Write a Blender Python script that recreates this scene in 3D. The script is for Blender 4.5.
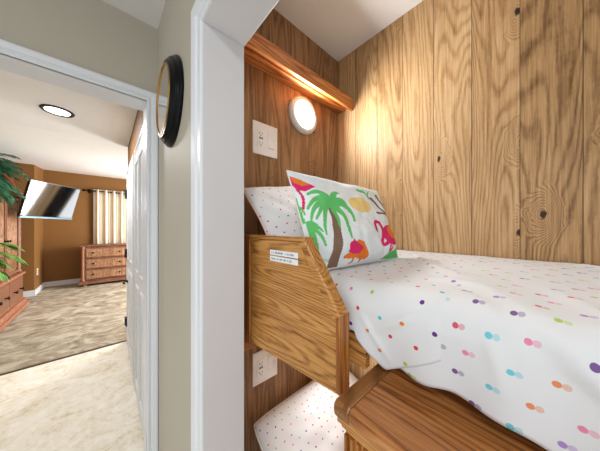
import bpy, bmesh, math, random
from mathutils import Vector, Matrix, noise

random.seed(7)
for o in list(bpy.data.objects):
    bpy.data.objects.remove(o)
scene = bpy.context.scene
COL = scene.collection

# ---------------------------------------------------------------- camera, world, lights, exposure
cam_d = bpy.data.cameras.new('camera')
cam = bpy.data.objects.new('camera', cam_d)
COL.objects.link(cam)
cam.location = (0, 0, 1.40)
cam.rotation_euler = (math.radians(90), 0, math.radians(48 - 90))
cam_d.sensor_width = 36
cam_d.lens = 36 * 214 / 600
cam_d.shift_y = 2.5 / 600
cam_d.clip_start = 0.02
scene.camera = cam

world = bpy.data.worlds.new('world')
scene.world = world
world.use_nodes = True
bg = world.node_tree.nodes['Background']
bg.inputs[0].default_value = (0.90, 0.955, 1.0, 1)
bg.inputs[1].default_value = 1.18

scene.view_settings.view_transform = 'Standard'
scene.view_settings.look = 'None'
scene.view_settings.gamma = 1
scene.view_settings.exposure = 0.0
scene.view_settings.use_curve_mapping = False


def area(name, loc, rot, size, power, color=(1, 1, 1), shape='DISK', size_y=None):
    d = bpy.data.lights.new(name, 'AREA')
    d.shape = shape
    d.size = size
    if size_y:
        d.size_y = size_y
    d.energy = power
    d.color = color
    o = bpy.data.objects.new(name, d)
    o.location = loc
    o.rotation_euler = rot
    COL.objects.link(o)
    return o


area('hall_fill_light', (-0.75, -0.55, 2.33), (0, 0, 0), 0.30, 14, (1, 0.985, 0.96))  # added fill lamp, out of view behind the camera
area('reading_light_light', (0.700, 0.722, 1.94), (math.radians(-90), 0, 0), 0.16, 6.0, (1, 0.985, 0.96))
area('lower_bunk_fill_light', (0.700, 0.715, 0.93), (math.radians(-90), 0, 0), 0.12, 2.8, (1, 0.985, 0.96))  # added to brighten the lower bunk, its source stays out of sight
area('recessed_light_light', (-0.315, 2.74, 2.375), (0, 0, 0), 0.2, 22, (1, 0.99, 0.98))
area('bedroom_window_light', (2.50, 5.6, 1.35), (0, math.radians(90), 0), 1.9, 190, (1, 0.99, 0.98), 'RECTANGLE', 1.5)


# ---------------------------------------------------------------- helpers
def lin(c):
    c = c / 255.0
    return c / 12.92 if c <= 0.04045 else ((c + 0.055) / 1.055) ** 2.4


def rgb(r, g, b):
    return (lin(r), lin(g), lin(b), 1)


class NT:
    """small wrapper that builds shader nodes"""
    def __init__(s, name, rough=0.5, spec=0.5):
        s.mat = bpy.data.materials.new(name)
        s.mat.use_nodes = True
        s.t = s.mat.node_tree
        s.bsdf = s.t.nodes['Principled BSDF']
        s.bsdf.inputs['Roughness'].default_value = rough
        s.bsdf.inputs['Specular IOR Level'].default_value = spec

    def set(s, sock, v):
        if isinstance(v, bpy.types.NodeSocket):
            s.t.links.new(v, sock)
        elif v is not None:
            sock.default_value = v

    def n(s, typ, **kw):
        nd = s.t.nodes.new(typ)
        for k, v in kw.items():
            setattr(nd, k, v)
        return nd

    def m(s, op, a, b=None, c=None):
        nd = s.n('ShaderNodeMath', operation=op)
        s.set(nd.inputs[0], a)
        if b is not None:
            s.set(nd.inputs[1], b)
        if c is not None:
            s.set(nd.inputs[2], c)
        return nd.outputs[0]

    def obj(s):
        return s.n('ShaderNodeTexCoord').outputs['Object']

    def uv(s):
        return s.n('ShaderNodeTexCoord').outputs['UV']

    def sep(s, v):
        nd = s.n('ShaderNodeSeparateXYZ')
        s.set(nd.inputs[0], v)
        return nd.outputs

    def comb(s, x, y, z=0.0):
        nd = s.n('ShaderNodeCombineXYZ')
        for i, v in enumerate((x, y, z)):
            s.set(nd.inputs[i], v)
        return nd.outputs[0]

    def noise(s, v, scale, detail=4, rough=0.5, dist=0.0):
        nd = s.n('ShaderNodeTexNoise')
        s.set(nd.inputs['Vector'], v)
        nd.inputs['Scale'].default_value = scale
        nd.inputs['Detail'].default_value = detail
        nd.inputs['Roughness'].default_value = rough
        nd.inputs['Distortion'].default_value = dist
        return nd.outputs['Fac']

    def white(s, v):
        nd = s.n('ShaderNodeTexWhiteNoise', noise_dimensions='3D')
        s.set(nd.inputs['Vector'], v)
        return nd.outputs['Value'], nd.outputs['Color']

    def ramp(s, fac, stops, interp='LINEAR'):
        nd = s.n('ShaderNodeValToRGB')
        nd.color_ramp.interpolation = interp
        e = nd.color_ramp.elements
        while len(e) < len(stops):
            e.new(0.5)
        for i, (p, c) in enumerate(stops):
            e[i].position = p
            e[i].color = c
        s.set(nd.inputs[0], fac)
        return nd.outputs[0]

    def mix(s, f, a, b, mode='MIX'):
        nd = s.n('ShaderNodeMix', data_type='RGBA', blend_type=mode)
        s.set(nd.inputs[0], f)
        s.set(nd.inputs[6], a)
        s.set(nd.inputs[7], b)
        return nd.outputs[2]

    def step(s, x, a, b):
        nd = s.n('ShaderNodeMapRange', interpolation_type='SMOOTHSTEP')
        s.set(nd.inputs[0], x)
        s.set(nd.inputs[1], a)
        s.set(nd.inputs[2], b)
        return nd.outputs[0]

    def bump(s, h, strength=0.3, dist=0.002):
        nd = s.n('ShaderNodeBump')
        nd.inputs['Strength'].default_value = strength
        nd.inputs['Distance'].default_value = dist
        s.set(nd.inputs['Height'], h)
        s.t.links.new(nd.outputs[0], s.bsdf.inputs['Normal'])

    def out(s, col):
        s.set(s.bsdf.inputs['Base Color'], col)
        return s.mat


def plain(name, c, rough=0.5, metal=0.0, spec=0.5, vary=0.04, scale=30):
    k = NT(name, rough, spec)
    k.bsdf.inputs['Metallic'].default_value = metal
    f = k.noise(k.obj(), scale, 3)
    a = tuple(x * (1 - vary) for x in c[:3]) + (1,)
    b = tuple(min(1, x * (1 + vary)) for x in c[:3]) + (1,)
    return k.out(k.mix(f, a, b))


def paint(name, c, rough=0.6, bump=0.08):
    k = NT(name, rough, 0.3)
    f = k.noise(k.obj(), 6, 4)
    a = tuple(x * 0.965 for x in c[:3]) + (1,)
    b = tuple(min(1, x * 1.03) for x in c[:3]) + (1,)
    k.bump(k.noise(k.obj(), 220, 2), bump, 0.001)
    return k.out(k.mix(f, a, b))


def glow(name, c, strength):
    k = NT(name)
    k.bsdf.inputs['Emission Color'].default_value = c
    k.bsdf.inputs['Emission Strength'].default_value = strength
    return k.out(c)


def wood(name, dark, mid, light, axis='Z', across='X', width=None, offset=0.0, s=1.0, knots=0.0,
         rough=0.42, rings=20.0, groove=True, contrast=1.0, vary=0.22):
    """planked or solid wood with the grain along axis"""
    k = NT(name, rough, 0.35)
    co = k.obj()
    c = dict(zip('XYZ', k.sep(co)))
    third = [q for q in 'XYZ' if q not in (axis, across)][0]
    g, a, d = c[axis], c[across], c[third]
    rv = 0.5
    if width:
        p = k.m('DIVIDE', k.m('SUBTRACT', a, offset), width)
        pid = k.m('FLOOR', p)
        rv, rc = k.white(k.comb(pid, 3.7, 1.3))
        r2 = k.sep(rc)
        g = k.m('ADD', g, k.m('MULTIPLY', rv, 37.0))
        a = k.m('ADD', a, k.m('MULTIPLY', r2[1], 11.0))
        fr = k.m('SUBTRACT', p, pid)
    wv = k.noise(k.comb(k.m('MULTIPLY', a, 60.0), k.m('MULTIPLY', d, 60.0), k.m('MULTIPLY', g, 30.0)), 1.0, 3, 0.6)
    v1 = k.comb(k.m('MULTIPLY', a, 8 * s), k.m('MULTIPLY', d, 8 * s), k.m('MULTIPLY', g, 0.85 * s))
    low = k.m('ADD', k.noise(v1, 1.0, 1.5, 0.4, 0.25), k.m('MULTIPLY', k.m('SUBTRACT', wv, 0.5), 0.022))
    kn = None
    if knots:
        wob = k.m('MULTIPLY', k.noise(co, 25, 2), 0.25)
        vv = k.comb(k.m('ADD', k.m('MULTIPLY', a, 8.3), wob), k.m('MULTIPLY', g, 4.2), 0.0)
        vo = k.n('ShaderNodeTexVoronoi', feature='F1', voronoi_dimensions='2D')
        k.set(vo.inputs['Vector'], vv)
        vo.inputs['Scale'].default_value = 1.0
        dist = vo.outputs['Distance']
        pick = k.m('GREATER_THAN', k.sep(vo.outputs['Color'])[0], 1 - knots)
        halo = k.m('MULTIPLY', k.m('SUBTRACT', 1.0, k.step(dist, 0.0, 0.42)), pick)
        low = k.m('ADD', low, k.m('MULTIPLY', halo, 0.34))
        kn = k.m('MULTIPLY', k.m('SUBTRACT', 1.0, k.step(k.m('ADD', dist, k.m('MULTIPLY', k.noise(co, 60, 3), 0.05)), 0.055, 0.10)), pick)
    ring = k.m('SINE', k.m('MULTIPLY', low, rings * 6.283))
    ring = k.m('MULTIPLY_ADD', ring, 0.5, 0.5)
    ring = k.m('SUBTRACT', 1.0, k.m('POWER', ring, 2.2))
    v2 = k.comb(k.m('MULTIPLY', a, 240 * s), k.m('MULTIPLY', d, 240 * s), k.m('MULTIPLY', g, 9.0 * s))
    fine = k.noise(v2, 1.0, 4, 0.65)
    v3 = k.comb(k.m('MULTIPLY', a, 34 * s), k.m('MULTIPLY', d, 34 * s), k.m('MULTIPLY', g, 2.2 * s))
    mid_n = k.noise(v3, 1.0, 3, 0.55, 0.2)
    f = k.m('ADD', k.m('MULTIPLY', k.m('SUBTRACT', ring, 0.64), 0.30 * contrast), k.m('MULTIPLY', k.m('SUBTRACT', fine, 0.5), 1.0 * contrast))
    f = k.m('ADD', f, k.m('MULTIPLY', k.m('SUBTRACT', mid_n, 0.5), 0.45 * contrast))
    f = k.m('ADD', f, k.m('MULTIPLY_ADD', k.m('SUBTRACT', rv, 0.5), vary, 0.5) if width else 0.5)
    col = k.ramp(f, [(0.12, dark), (0.5, mid), (0.88, light)])
    if kn is not None:
        col = k.mix(kn, col, rgb(48, 30, 18))
    h = fine
    if width and groove:
        e = 0.0011 / width
        gm = k.m('ADD', k.m('LESS_THAN', fr, e), k.m('GREATER_THAN', fr, 1 - e))
        col = k.mix(k.m('MULTIPLY', gm, 0.75), col, tuple(x * 0.25 for x in dark[:3]) + (1,))
        h = k.m('SUBTRACT', fine, k.m('MULTIPLY', gm, 2.0))
    k.bump(h, 0.18, 0.0012)
    return k.out(col)


PAL = [rgb(206, 40, 84), rgb(96, 44, 130), rgb(160, 118, 196), rgb(84, 194, 210), rgb(164, 200, 58), rgb(222, 126, 50),
       rgb(214, 58, 70), rgb(226, 120, 160)]


def dotted(name, pair, pu, pv, r, base=rgb(224, 226, 229), off=0.0052, skip=0.1):
    k = NT(name, 0.75, 0.2)
    uv = k.sep(k.uv())
    v = k.m('DIVIDE', uv[1], pv)
    row = k.m('FLOOR', v)
    u = k.m('ADD', k.m('DIVIDE', uv[0], pu), k.m('MULTIPLY', k.m('FLOORED_MODULO', row, 2.0), 0.5))
    col_i = k.m('FLOOR', u)
    fu = k.m('SUBTRACT', u, col_i)
    fv = k.m('SUBTRACT', v, row)
    val, rc = k.white(k.comb(col_i, row, 4.5))
    rr = k.sep(rc)
    cx = k.m('MULTIPLY_ADD', rr[0], 0.24, 0.38)
    cy = k.m('MULTIPLY_ADD', rr[1], 0.24, 0.38)
    dx = k.m('MULTIPLY', k.m('SUBTRACT', fu, cx), pu)
    dy = k.m('MULTIPLY', k.m('SUBTRACT', fv, cy), pv)
    show = k.m('GREATER_THAN', rr[2], skip)

    def disc(o):
        x = k.m('ADD', dx, o)
        q = k.m('SQRT', k.m('ADD', k.m('MULTIPLY', x, x), k.m('MULTIPLY', dy, dy)))
        q = k.m('ADD', q, k.m('MULTIPLY', k.m('SUBTRACT', k.noise(k.uv(), 260, 2), 0.5), r * 0.25))
        return k.m('MULTIPLY', k.m('SUBTRACT', 1.0, k.step(q, r * 0.86, r * 1.06)), show)

    stops = [(i / len(PAL), c) for i, c in enumerate(PAL)]
    dcol = k.ramp(val, stops, 'CONSTANT')
    weave = k.noise(k.uv(), 500, 2)
    c = k.mix(weave, tuple(x * 0.97 for x in base[:3]) + (1,), base)
    if pair:
        pale = k.mix(0.52, dcol, base)
        c = k.mix(disc(off), c, pale)
        c = k.mix(k.m('MULTIPLY', disc(-off), 0.9), c, dcol)
    else:
        c = k.mix(disc(0.0), c, dcol)
    k.bsdf.inputs['Sheen Weight'].default_value = 0.15
    k.bump(weave, 0.05, 0.0005)
    return k.out(c)


class MB:
    """collects shapes and links them as one mesh object"""
    def __init__(s):
        s.v, s.f, s.mi, s.sm, s.uvs = [], [], [], [], {}

    def add(s, verts, faces, mi=0, smooth=False):
        b = len(s.v)
        s.v += [tuple(p) for p in verts]
        for f in faces:
            s.f.append(tuple(b + i for i in f))
            s.mi.append(mi)
            s.sm.append(smooth)
        return s

    def box(s, x0, x1, y0, y1, z0, z1, mi=0):
        x0, x1 = min(x0, x1), max(x0, x1)
        y0, y1 = min(y0, y1), max(y0, y1)
        z0, z1 = min(z0, z1), max(z0, z1)
        vs = [(x0, y0, z0), (x1, y0, z0), (x1, y1, z0), (x0, y1, z0), (x0, y0, z1), (x1, y0, z1), (x1, y1, z1), (x0, y1, z1)]
        return s.add(vs, [(0, 3, 2, 1), (4, 5, 6, 7), (0, 1, 5, 4), (1, 2, 6, 5), (2, 3, 7, 6), (3, 0, 4, 7)], mi)

    def prism(s, pts, vec, mi=0):
        """planar polygon pts extruded along vec"""
        n = len(pts)
        vec = Vector(vec)
        a = [Vector(p) for p in pts]
        b = [p + vec for p in a]
        fs = [tuple(range(n))[::-1], tuple(range(n, 2 * n))] + [(i, (i + 1) % n, n + (i + 1) % n, n + i) for i in range(n)]
        return s.add(a + b, fs, mi)

    def lathe(s, prof, loc, axis=(0, 0, 1), seg=32, mi=0, caps=True):
        """prof: (radius, height) pairs turned about axis"""
        ax = Vector(axis).normalized()
        t = Vector((1, 0, 0)) if abs(ax.x) < 0.9 else Vector((0, 1, 0))
        e1 = ax.cross(t).normalized()
        e2 = ax.cross(e1)
        L = Vector(loc)
        vs, fs = [], []
        for r, h in prof:
            for i in range(seg):
                th = 2 * math.pi * i / seg
                vs.append(L + ax * h + (e1 * math.cos(th) + e2 * math.sin(th)) * r)
        for j in range(len(prof) - 1):
            for i in range(seg):
                k = (i + 1) % seg
                fs.append((j * seg + i, j * seg + k, (j + 1) * seg + k, (j + 1) * seg + i))
        s.add(vs, fs, mi, True)
        if caps:
            b0 = len(s.v) - len(vs)
            m = b0 + (len(prof) - 1) * seg
            s.f += [tuple(range(b0, b0 + seg))[::-1], tuple(range(m, m + seg))]
            s.mi += [mi, mi]
            s.sm += [False, False]
        return s

    def tube(s, pts, r, seg=8, mi=0):
        pts = [Vector(p) for p in pts]
        rs = r if isinstance(r, (list, tuple)) else [r] * len(pts)
        vs, fs = [], []
        for i, p in enumerate(pts):
            d = (pts[min(i + 1, len(pts) - 1)] - pts[max(i - 1, 0)]).normalized()
            t = Vector((0, 0, 1)) if abs(d.z) < 0.9 else Vector((1, 0, 0))
            e1 = d.cross(t).normalized()
            e2 = d.cross(e1)
            for q in range(seg):
                th = 2 * math.pi * q / seg
                vs.append(p + (e1 * math.cos(th) + e2 * math.sin(th)) * rs[i])
        for i in range(len(pts) - 1):
            for q in range(seg):
                w = (q + 1) % seg
                fs.append((i * seg + q, i * seg + w, (i + 1) * seg + w, (i + 1) * seg + q))
        fs.append(tuple(range(seg))[::-1])
        fs.append(tuple(range((len(pts) - 1) * seg, len(pts) * seg)))
        return s.add(vs, fs, mi, True)

    def frame(s, prof, a0, a1, b1, put, b0=0.0, full=False, mi=0):
        """mitred casing round an opening a0..a1 wide and b1 high; prof: (offset outward, thickness); put(a, b, d) gives the point"""
        loops = []
        for o, d in prof:
            if full:
                loops.append([put(a0 - o, b0 - o, d), put(a0 - o, b1 + o, d), put(a1 + o, b1 + o, d), put(a1 + o, b0 - o, d)])
            else:
                loops.append([put(a0 - o, b0, d), put(a0 - o, b1 + o, d), put(a1 + o, b1 + o, d), put(a1 + o, b0, d)])
        n = len(prof)
        vs = [p for l in loops for p in l]
        fs = []
        for i in range(n):
            k = (i + 1) % n
            for j in range(4 if full else 3):
                w = (j + 1) % 4
                fs.append((i * 4 + j, i * 4 + w, k * 4 + w, k * 4 + j))
        if not full:
            fs.append(tuple(i * 4 for i in range(n)))
            fs.append(tuple(i * 4 + 3 for i in range(n))[::-1])
        return s.add(vs, fs, mi)

    def build(s, name, mats, parent=None, bevel=0.0, seg=2, fix=True):
        me = bpy.data.meshes.new(name)
        org = Vector((0, 0, 0))
        q = parent
        while q is not None:
            org += q.location
            q = q.parent
        me.from_pydata([tuple(Vector(p) - org) for p in s.v], [], s.f)
        for m in (mats if isinstance(mats, (list, tuple)) else [mats]):
            me.materials.append(m)
        me.polygons.foreach_set('material_index', s.mi)
        me.polygons.foreach_set('use_smooth', s.sm)
        if fix:
            bm = bmesh.new()
            bm.from_mesh(me)
            bmesh.ops.recalc_face_normals(bm, faces=bm.faces)
            bm.to_mesh(me)
            bm.free()
        o = bpy.data.objects.new(name, me)
        COL.objects.link(o)
        if parent:
            o.parent = parent
        if bevel:
            b = o.modifiers.new('bevel', 'BEVEL')
            b.width = bevel
            b.segments = seg
            b.limit_method = 'ANGLE'
            b.angle_limit = math.radians(40)
        return o


def tag(o, label, cat, group=None, kind=None):
    o['label'] = label
    o['category'] = cat
    if group:
        o['group'] = group
    if kind:
        o['kind'] = kind
    return o


def thing(name, label, cat, loc, group=None):
    o = bpy.data.objects.new(name, None)
    o.empty_display_size = 0.1
    o.location = loc
    COL.objects.link(o)
    return tag(o, label, cat, group)


def struct(name, mb, mats, label, cat, bevel=0.0):
    o = mb.build(name, mats, None, bevel)
    return tag(o, label, cat, None, 'structure')


def copy_tree(o, parent=None):
    c = o.copy()
    COL.objects.link(c)
    if parent:
        c.parent = parent
        c.matrix_parent_inverse = o.matrix_parent_inverse.copy()
    for ch in list(o.children):
        copy_tree(ch, c)
    return c


def catmull(pts, n=12):
    pts = [Vector(p) for p in pts]
    P = [pts[0] * 2 - pts[1]] + pts + [pts[-1] * 2 - pts[-2]]
    out = []
    for i in range(1, len(P) - 2):
        for j in range(n):
            t = j / n
            a, b, c, d = P[i - 1], P[i], P[i + 1], P[i + 2]
            out.append(0.5 * ((2 * b) + (c - a) * t + (2 * a - 5 * b + 4 * c - d) * t * t + (3 * b - a - 3 * c + d) * t ** 3))
    out.append(pts[-1])
    return out


# ---------------------------------------------------------------- materials
M = {}
M['greige'] = paint('greige_paint', rgb(186, 179, 164))
M['white'] = paint('white_trim_paint', rgb(226, 229, 234), 0.38, 0.03)
M['lining'] = paint('opening_lining_paint', rgb(216, 218, 222), 0.5, 0.05)
M['ceil'] = paint('ceiling_paint', rgb(224, 222, 220), 0.75)
M['ceil_w'] = paint('white_ceiling_paint', rgb(242, 241, 240), 0.75)
M['brown'] = paint('brown_wall_paint', rgb(134, 94, 50), 0.6)
M['back'] = wood('wide_oak_planks', rgb(98, 66, 36), rgb(180, 142, 97), rgb(220, 188, 144), 'Z', 'Y', 0.1215, 0.0376, 0.8, 0.22, rough=0.52, rings=27.0, contrast=0.68, vary=0.26)
M['side'] = wood('brown_oak_planks', rgb(76, 52, 34), rgb(146, 108, 74), rgb(186, 148, 108), 'Z', 'X', 0.1165, 0.0425, 0.9, 0.16, rings=18.0, contrast=0.75)
M['oak_y'] = wood('honey_oak_lengthwise', rgb(104, 62, 24), rgb(184, 128, 66), rgb(218, 166, 100), 'Y', 'Z', None, 0, 1.2, 0, 0.35, rings=26, contrast=1.0)
M['oak_z'] = wood('honey_oak_upright', rgb(104, 58, 20), rgb(160, 98, 42), rgb(200, 140, 76), 'Z', 'Y', None, 0, 1.1, 0, 0.35)
M['cleat'] = wood('brown_oak_cleat', rgb(92, 56, 30), rgb(158, 110, 66), rgb(190, 140, 90), 'X', 'Z', None, 0, 1.0, 0, 0.4)
M['oak_x'] = wood('red_oak_shelf', rgb(126, 64, 24), rgb(190, 116, 58), rgb(230, 164, 104), 'X', 'Z', None, 0, 1.0, 0, 0.35)
M['top_y'] = wood('brown_oak_top', rgb(104, 58, 28), rgb(174, 112, 60), rgb(212, 156, 98), 'Y', 'X', 0.062, 0.03, 1.2, 0, 0.3, groove=False, contrast=1.0, vary=0.12)
M['top_x'] = wood('brown_oak_end_board', rgb(92, 56, 28), rgb(142, 94, 52), rgb(168, 120, 72), 'X', 'Y', None, 0, 1.0, 0, 0.3)
M['sheet'] = dotted('paired_dot_sheet', True, 0.043, 0.037, 0.0042, off=0.0039)
M['cuff'] = dotted('single_dot_sheet', False, 0.046, 0.036, 0.0040, skip=0.05)
M['case'] = dotted('small_dot_pillowcase', False, 0.034, 0.029, 0.0030, skip=0.05)
M['mattress'] = plain('mattress_ticking', rgb(226, 224, 218), 0.8)
M['plate'] = plain('white_plastic', rgb(242, 240, 238), 0.35, 0, 0.5, 0.01)
M['slot'] = plain('dark_slot', rgb(50, 46, 46), 0.5)
M['black'] = plain('black_lacquer', rgb(5, 6, 11), 0.32, 0, 0.15)
M['blackmetal'] = plain('black_metal', rgb(22, 22, 24), 0.4, 0.6)
M['gold'] = plain('gold_rim', rgb(176, 132, 66), 0.3, 0.8)
M['mirror'] = plain('mirror_glass', rgb(226, 226, 222), 0.06, 1.0, 0.5, 0.0)
M['puck'] = glow('lit_lens', (1, 0.98, 0.95, 1), 6)
M['ring'] = plain('grey_ring', rgb(206, 204, 200), 0.4)
M['ink'] = plain('blue_grey_ink', rgb(70, 92, 112), 0.7)
M['label'] = plain('label_paper', rgb(236, 240, 240), 0.6, 0, 0.3, 0.01)


def floor_mats():
    k = NT('cream_vinyl', 0.4, 0.35)
    co = k.obj()
    a = k.noise(co, 5.0, 6, 0.6, 1.6)
    b = k.noise(co, 24.0, 6, 0.65, 1.2)
    f = k.m('ADD', k.m('MULTIPLY', a, 0.55), k.m('MULTIPLY', b, 0.45))
    M['vinyl'] = k.out(k.ramp(f, [(0.34, rgb(204, 188, 160)), (0.46, rgb(232, 224, 206)), (0.6, rgb(245, 241, 232))]))
    k = NT('mottled_carpet', 0.95, 0.1)
    co = k.obj()
    c = k.sep(co)
    st = k.comb(k.m('ADD', k.m('MULTIPLY', c[0], 2.2), k.m('MULTIPLY', c[1], 0.6)), k.m('MULTIPLY', c[1], 3.2), 0.0)
    a = k.noise(st, 1.6, 6, 0.62, 1.3)
    b = k.noise(co, 90.0, 3, 0.7)
    f = k.m('ADD', k.m('MULTIPLY', a, 0.85), k.m('MULTIPLY', b, 0.15))
    M['carpet'] = k.out(k.ramp(f, [(0.36, rgb(124, 112, 94)), (0.5, rgb(166, 154, 134)), (0.64, rgb(200, 192, 176))]))
    k.bump(b, 0.5, 0.004)


floor_mats()


def box(name, dims, mats, parent=None, bevel=0.0):
    return MB().box(*dims).build(name, mats, parent, bevel)


# ---------------------------------------------------------------- the setting: hall
struct('floor', MB().box(-2.2, 1.1, -1.9, 3.42, -0.05, 0.0), M['vinyl'], 'cream marbled vinyl floor of the hall', 'floor')
struct('ceiling', MB().box(-2.2, 0.297, -1.9, 1.30, 2.40, 2.44), M['ceil'], 'pale flat hall ceiling', 'ceiling')
wa = MB().box(-2.2, -0.72, 1.28, 1.40, 0, 2.4).box(-0.72, 0.155, 1.28, 1.40, 2.032, 2.4).box(0.155, 0.19, 1.28, 1.40, 0, 2.4)
struct('wall_front', wa, M['greige'], 'greige hall wall above the white bedroom doorway', 'wall')
wc = MB().box(0.19, 0.297, 0.592, 1.40, 0, 2.4).box(0.19, 0.297, -1.3, 0.592, 1.947, 2.4).box(0.19, 0.297, -1.9, -1.3, 0, 2.4)
struct('wall_right', wc, M['greige'], 'narrow greige hall wall with the round mirror', 'wall')
# linings and casings
ln = MB().box(0.182, 0.2985, 0.576, 0.592, 0, 1.947).box(0.182, 0.2985, -1.288, 0.576, 1.931, 1.947).box(0.182, 0.2985, -1.3, -1.288, 0, 1.947)
struct('trim_1', ln, M['lining'], 'white lining board inside the bunk opening', 'trim', 0.0015)
PROF = [(0.0, 0.0), (0.0, 0.010), (0.004, 0.013), (0.022, 0.013), (0.026, 0.009), (0.034, 0.009), (0.040, 0.015), (0.064, 0.018), (0.072, 0.016), (0.074, 0.0)]
cs = MB().frame(PROF, -1.29, 0.578, 1.933, lambda a, b, d: (0.19 - d, a, b))
struct('trim_2', cs, M['white'], 'moulded white casing framing the bunk opening', 'trim')
PROF2 = [(0.0, 0.0), (0.0, 0.010), (0.003, 0.013), (0.010, 0.013), (0.013, 0.009), (0.018, 0.009), (0.022, 0.015), (0.038, 0.018), (0.045, 0.016), (0.0465, 0.0)]
cs = MB().frame(PROF2, -0.708, 0.143, 2.02, lambda a, b, d: (a, 1.28 - d, b))
struct('trim_3', cs, M['white'], 'moulded white casing around the bedroom doorway', 'trim')
ln = MB().box(0.143, 0.155, 1.272, 1.405, 0, 2.032).box(-0.708, 0.143, 1.272, 1.405, 2.02, 2.032).box(-0.72, -0.708, 1.272, 1.405, 0, 2.032)
struct('trim_4', ln, M['white'], 'white lining boards inside the bedroom doorway', 'trim', 0.001)

# ---------------------------------------------------------------- the setting: bedroom
struct('floor_bedroom', MB().box(-2.3, 2.7, 3.42, 7.9, -0.05, 0.006), M['carpet'], 'mottled beige bedroom carpet', 'floor')
struct('trim_5', MB().box(-2.2, 0.19, 3.405, 3.43, -0.01, 0.0075), plain('threshold_strip', rgb(70, 46, 30), 0.5), 'thin dark strip between vinyl and carpet', 'trim')
struct('ceiling_bedroom', MB().box(-2.3, 0.40, 1.30, 3.36, 2.40, 2.44).prism([(-2.3, 3.36, 2.40), (-2.3, 7.95, 2.79), (-2.3, 7.95, 2.85), (-2.3, 3.36, 2.46)], (5.0, 0, 0)), M['ceil_w'], 'pale bedroom ceiling, flat then sloping', 'ceiling')
struct('wall_back', MB().box(-2.3, 2.7, 7.8, 7.9, 0, 2.8), M['brown'], 'brown far bedroom wall behind the dresser', 'wall')
struct('wall_entry', MB().box(-2.3, -2.2, 1.30, 3.42, 0, 2.41), M['greige'], 'pale entry wall left of the bedroom doorway', 'wall')
struct('wall_left', MB().box(-2.3, -2.2, 3.42, 7.8, 0, 2.79), M['brown'], 'brown left bedroom wall behind the armoire', 'wall')
struct('wall_pier', MB().box(-2.2, -1.12, 6.95, 7.8, 0, 2.79), M['brown'], 'brown boxed-out wall pier behind the television', 'wall')
struct('wall_partition', MB().box(0.19, 0.297, 1.40, 3.42, 0, 2.4), M['brown'], 'brown strip of partition wall above white doors', 'wall')
struct('wall_side', MB().box(0.297, 2.7, 3.32, 3.42, 0, 2.46).box(2.6, 2.7, 3.42, 7.8, 0, 2.79), M['brown'], 'brown right bedroom wall with the window', 'wall')
bb = MB().box(-1.12, 2.6, 7.782, 7.8, 0, 0.12).box(-1.12, -1.102, 6.932, 7.782, 0, 0.12).box(-2.2, -1.12, 6.932, 6.95, 0, 0.12)
struct('baseboard_back', bb, M['white'], 'white baseboard along brown bedroom walls', 'baseboard', 0.004)


def side_door(n, y0, y1, label, hinges):
    t = thing('door_%d' % n, label, 'door', (0.19, (y0 + y1) / 2, 0))
    t['kind'] = 'structure'
    MB().frame(PROF2, y0, y1, 2.03, lambda a, b, d: (0.19 - d, a, b)).build('door_casing', M['white'], t)
    slab = MB().box(0.178, 0.19, y0 + 0.003, y1 - 0.003, 0.012, 2.025)
    for z0, z1 in ((0.16, 0.92), (1.06, 1.92)):
        for a, b in ((y0 + 0.1, (y0 + y1) / 2 - 0.05), ((y0 + y1) / 2 + 0.05, y1 - 0.1)):
            slab.frame([(0, 0), (0, 0.008), (0.02, 0.003), (0.02, 0)], a, b, z1, lambda a, b, d: (0.178 - d, a, b), z0, True)
    slab.build('door_panel', M['white'], t, 0.001)
    for z in hinges:
        MB().box(0.160, 0.1785, y1 - 0.05, y1 + 0.02, z - 0.05, z + 0.05).lathe([(0.008, -0.052), (0.008, 0.052)], (0.160, y1 + 0.0, z), seg=10).build('hinge', M['blackmetal'], t)
    return t


side_door(1, 1.62, 2.30, 'nearer white panelled door on the brown partition', [])
d2 = side_door(2, 2.48, 3.28, 'farther white door with black hinges by the carpet', [0.29, 1.10, 1.80])
MB().tube([(0.178, 3.2, 0.78), (0.14, 3.2, 0.78)], 0.011).tube([(0.14, 3.2, 0.78), (0.138, 3.08, 0.78)], 0.01).lathe([(0.026, 0), (0.026, 0.008)], (0.178, 3.2, 0.78), (-1, 0, 0), 16).build('door_lever', M['blackmetal'], d2)

# bedroom window on the right wall, lit by daylight
w1 = thing('window_1', 'daylit bedroom window on the right brown wall', 'window', (2.6, 5.6, 0.6))
w1['kind'] = 'structure'
MB().frame([(0, 0), (0, 0.03), (0.07, 0.03), (0.07, 0)], 4.75, 6.36, 2.15, lambda a, b, d: (2.6 - d, a, b), 0.45, True).box(2.575, 2.6, 5.60, 5.65, 0.45, 2.15).build('window_frame', M['white'], w1)
MB().box(2.592, 2.599, 4.75, 6.36, 0.45, 2.15).build('window_pane', glow('daylight_pane', (0.95, 0.98, 1, 1), 3.0), w1)
w2 = thing('window_2', 'narrow daylit bedroom window near the far corner', 'window', (2.6, 7.3, 0.6))
w2['kind'] = 'structure'
MB().frame([(0, 0), (0, 0.03), (0.05, 0.03), (0.05, 0)], 6.98, 7.6, 2.15, lambda a, b, d: (2.6 - d, a, b), 0.25, True).build('window_frame', M['white'], w2)
MB().box(2.592, 2.599, 6.98, 7.6, 0.25, 2.15).build('window_pane', glow('daylight_pane_narrow', (0.9, 0.97, 1, 1), 2.0), w2)


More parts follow.
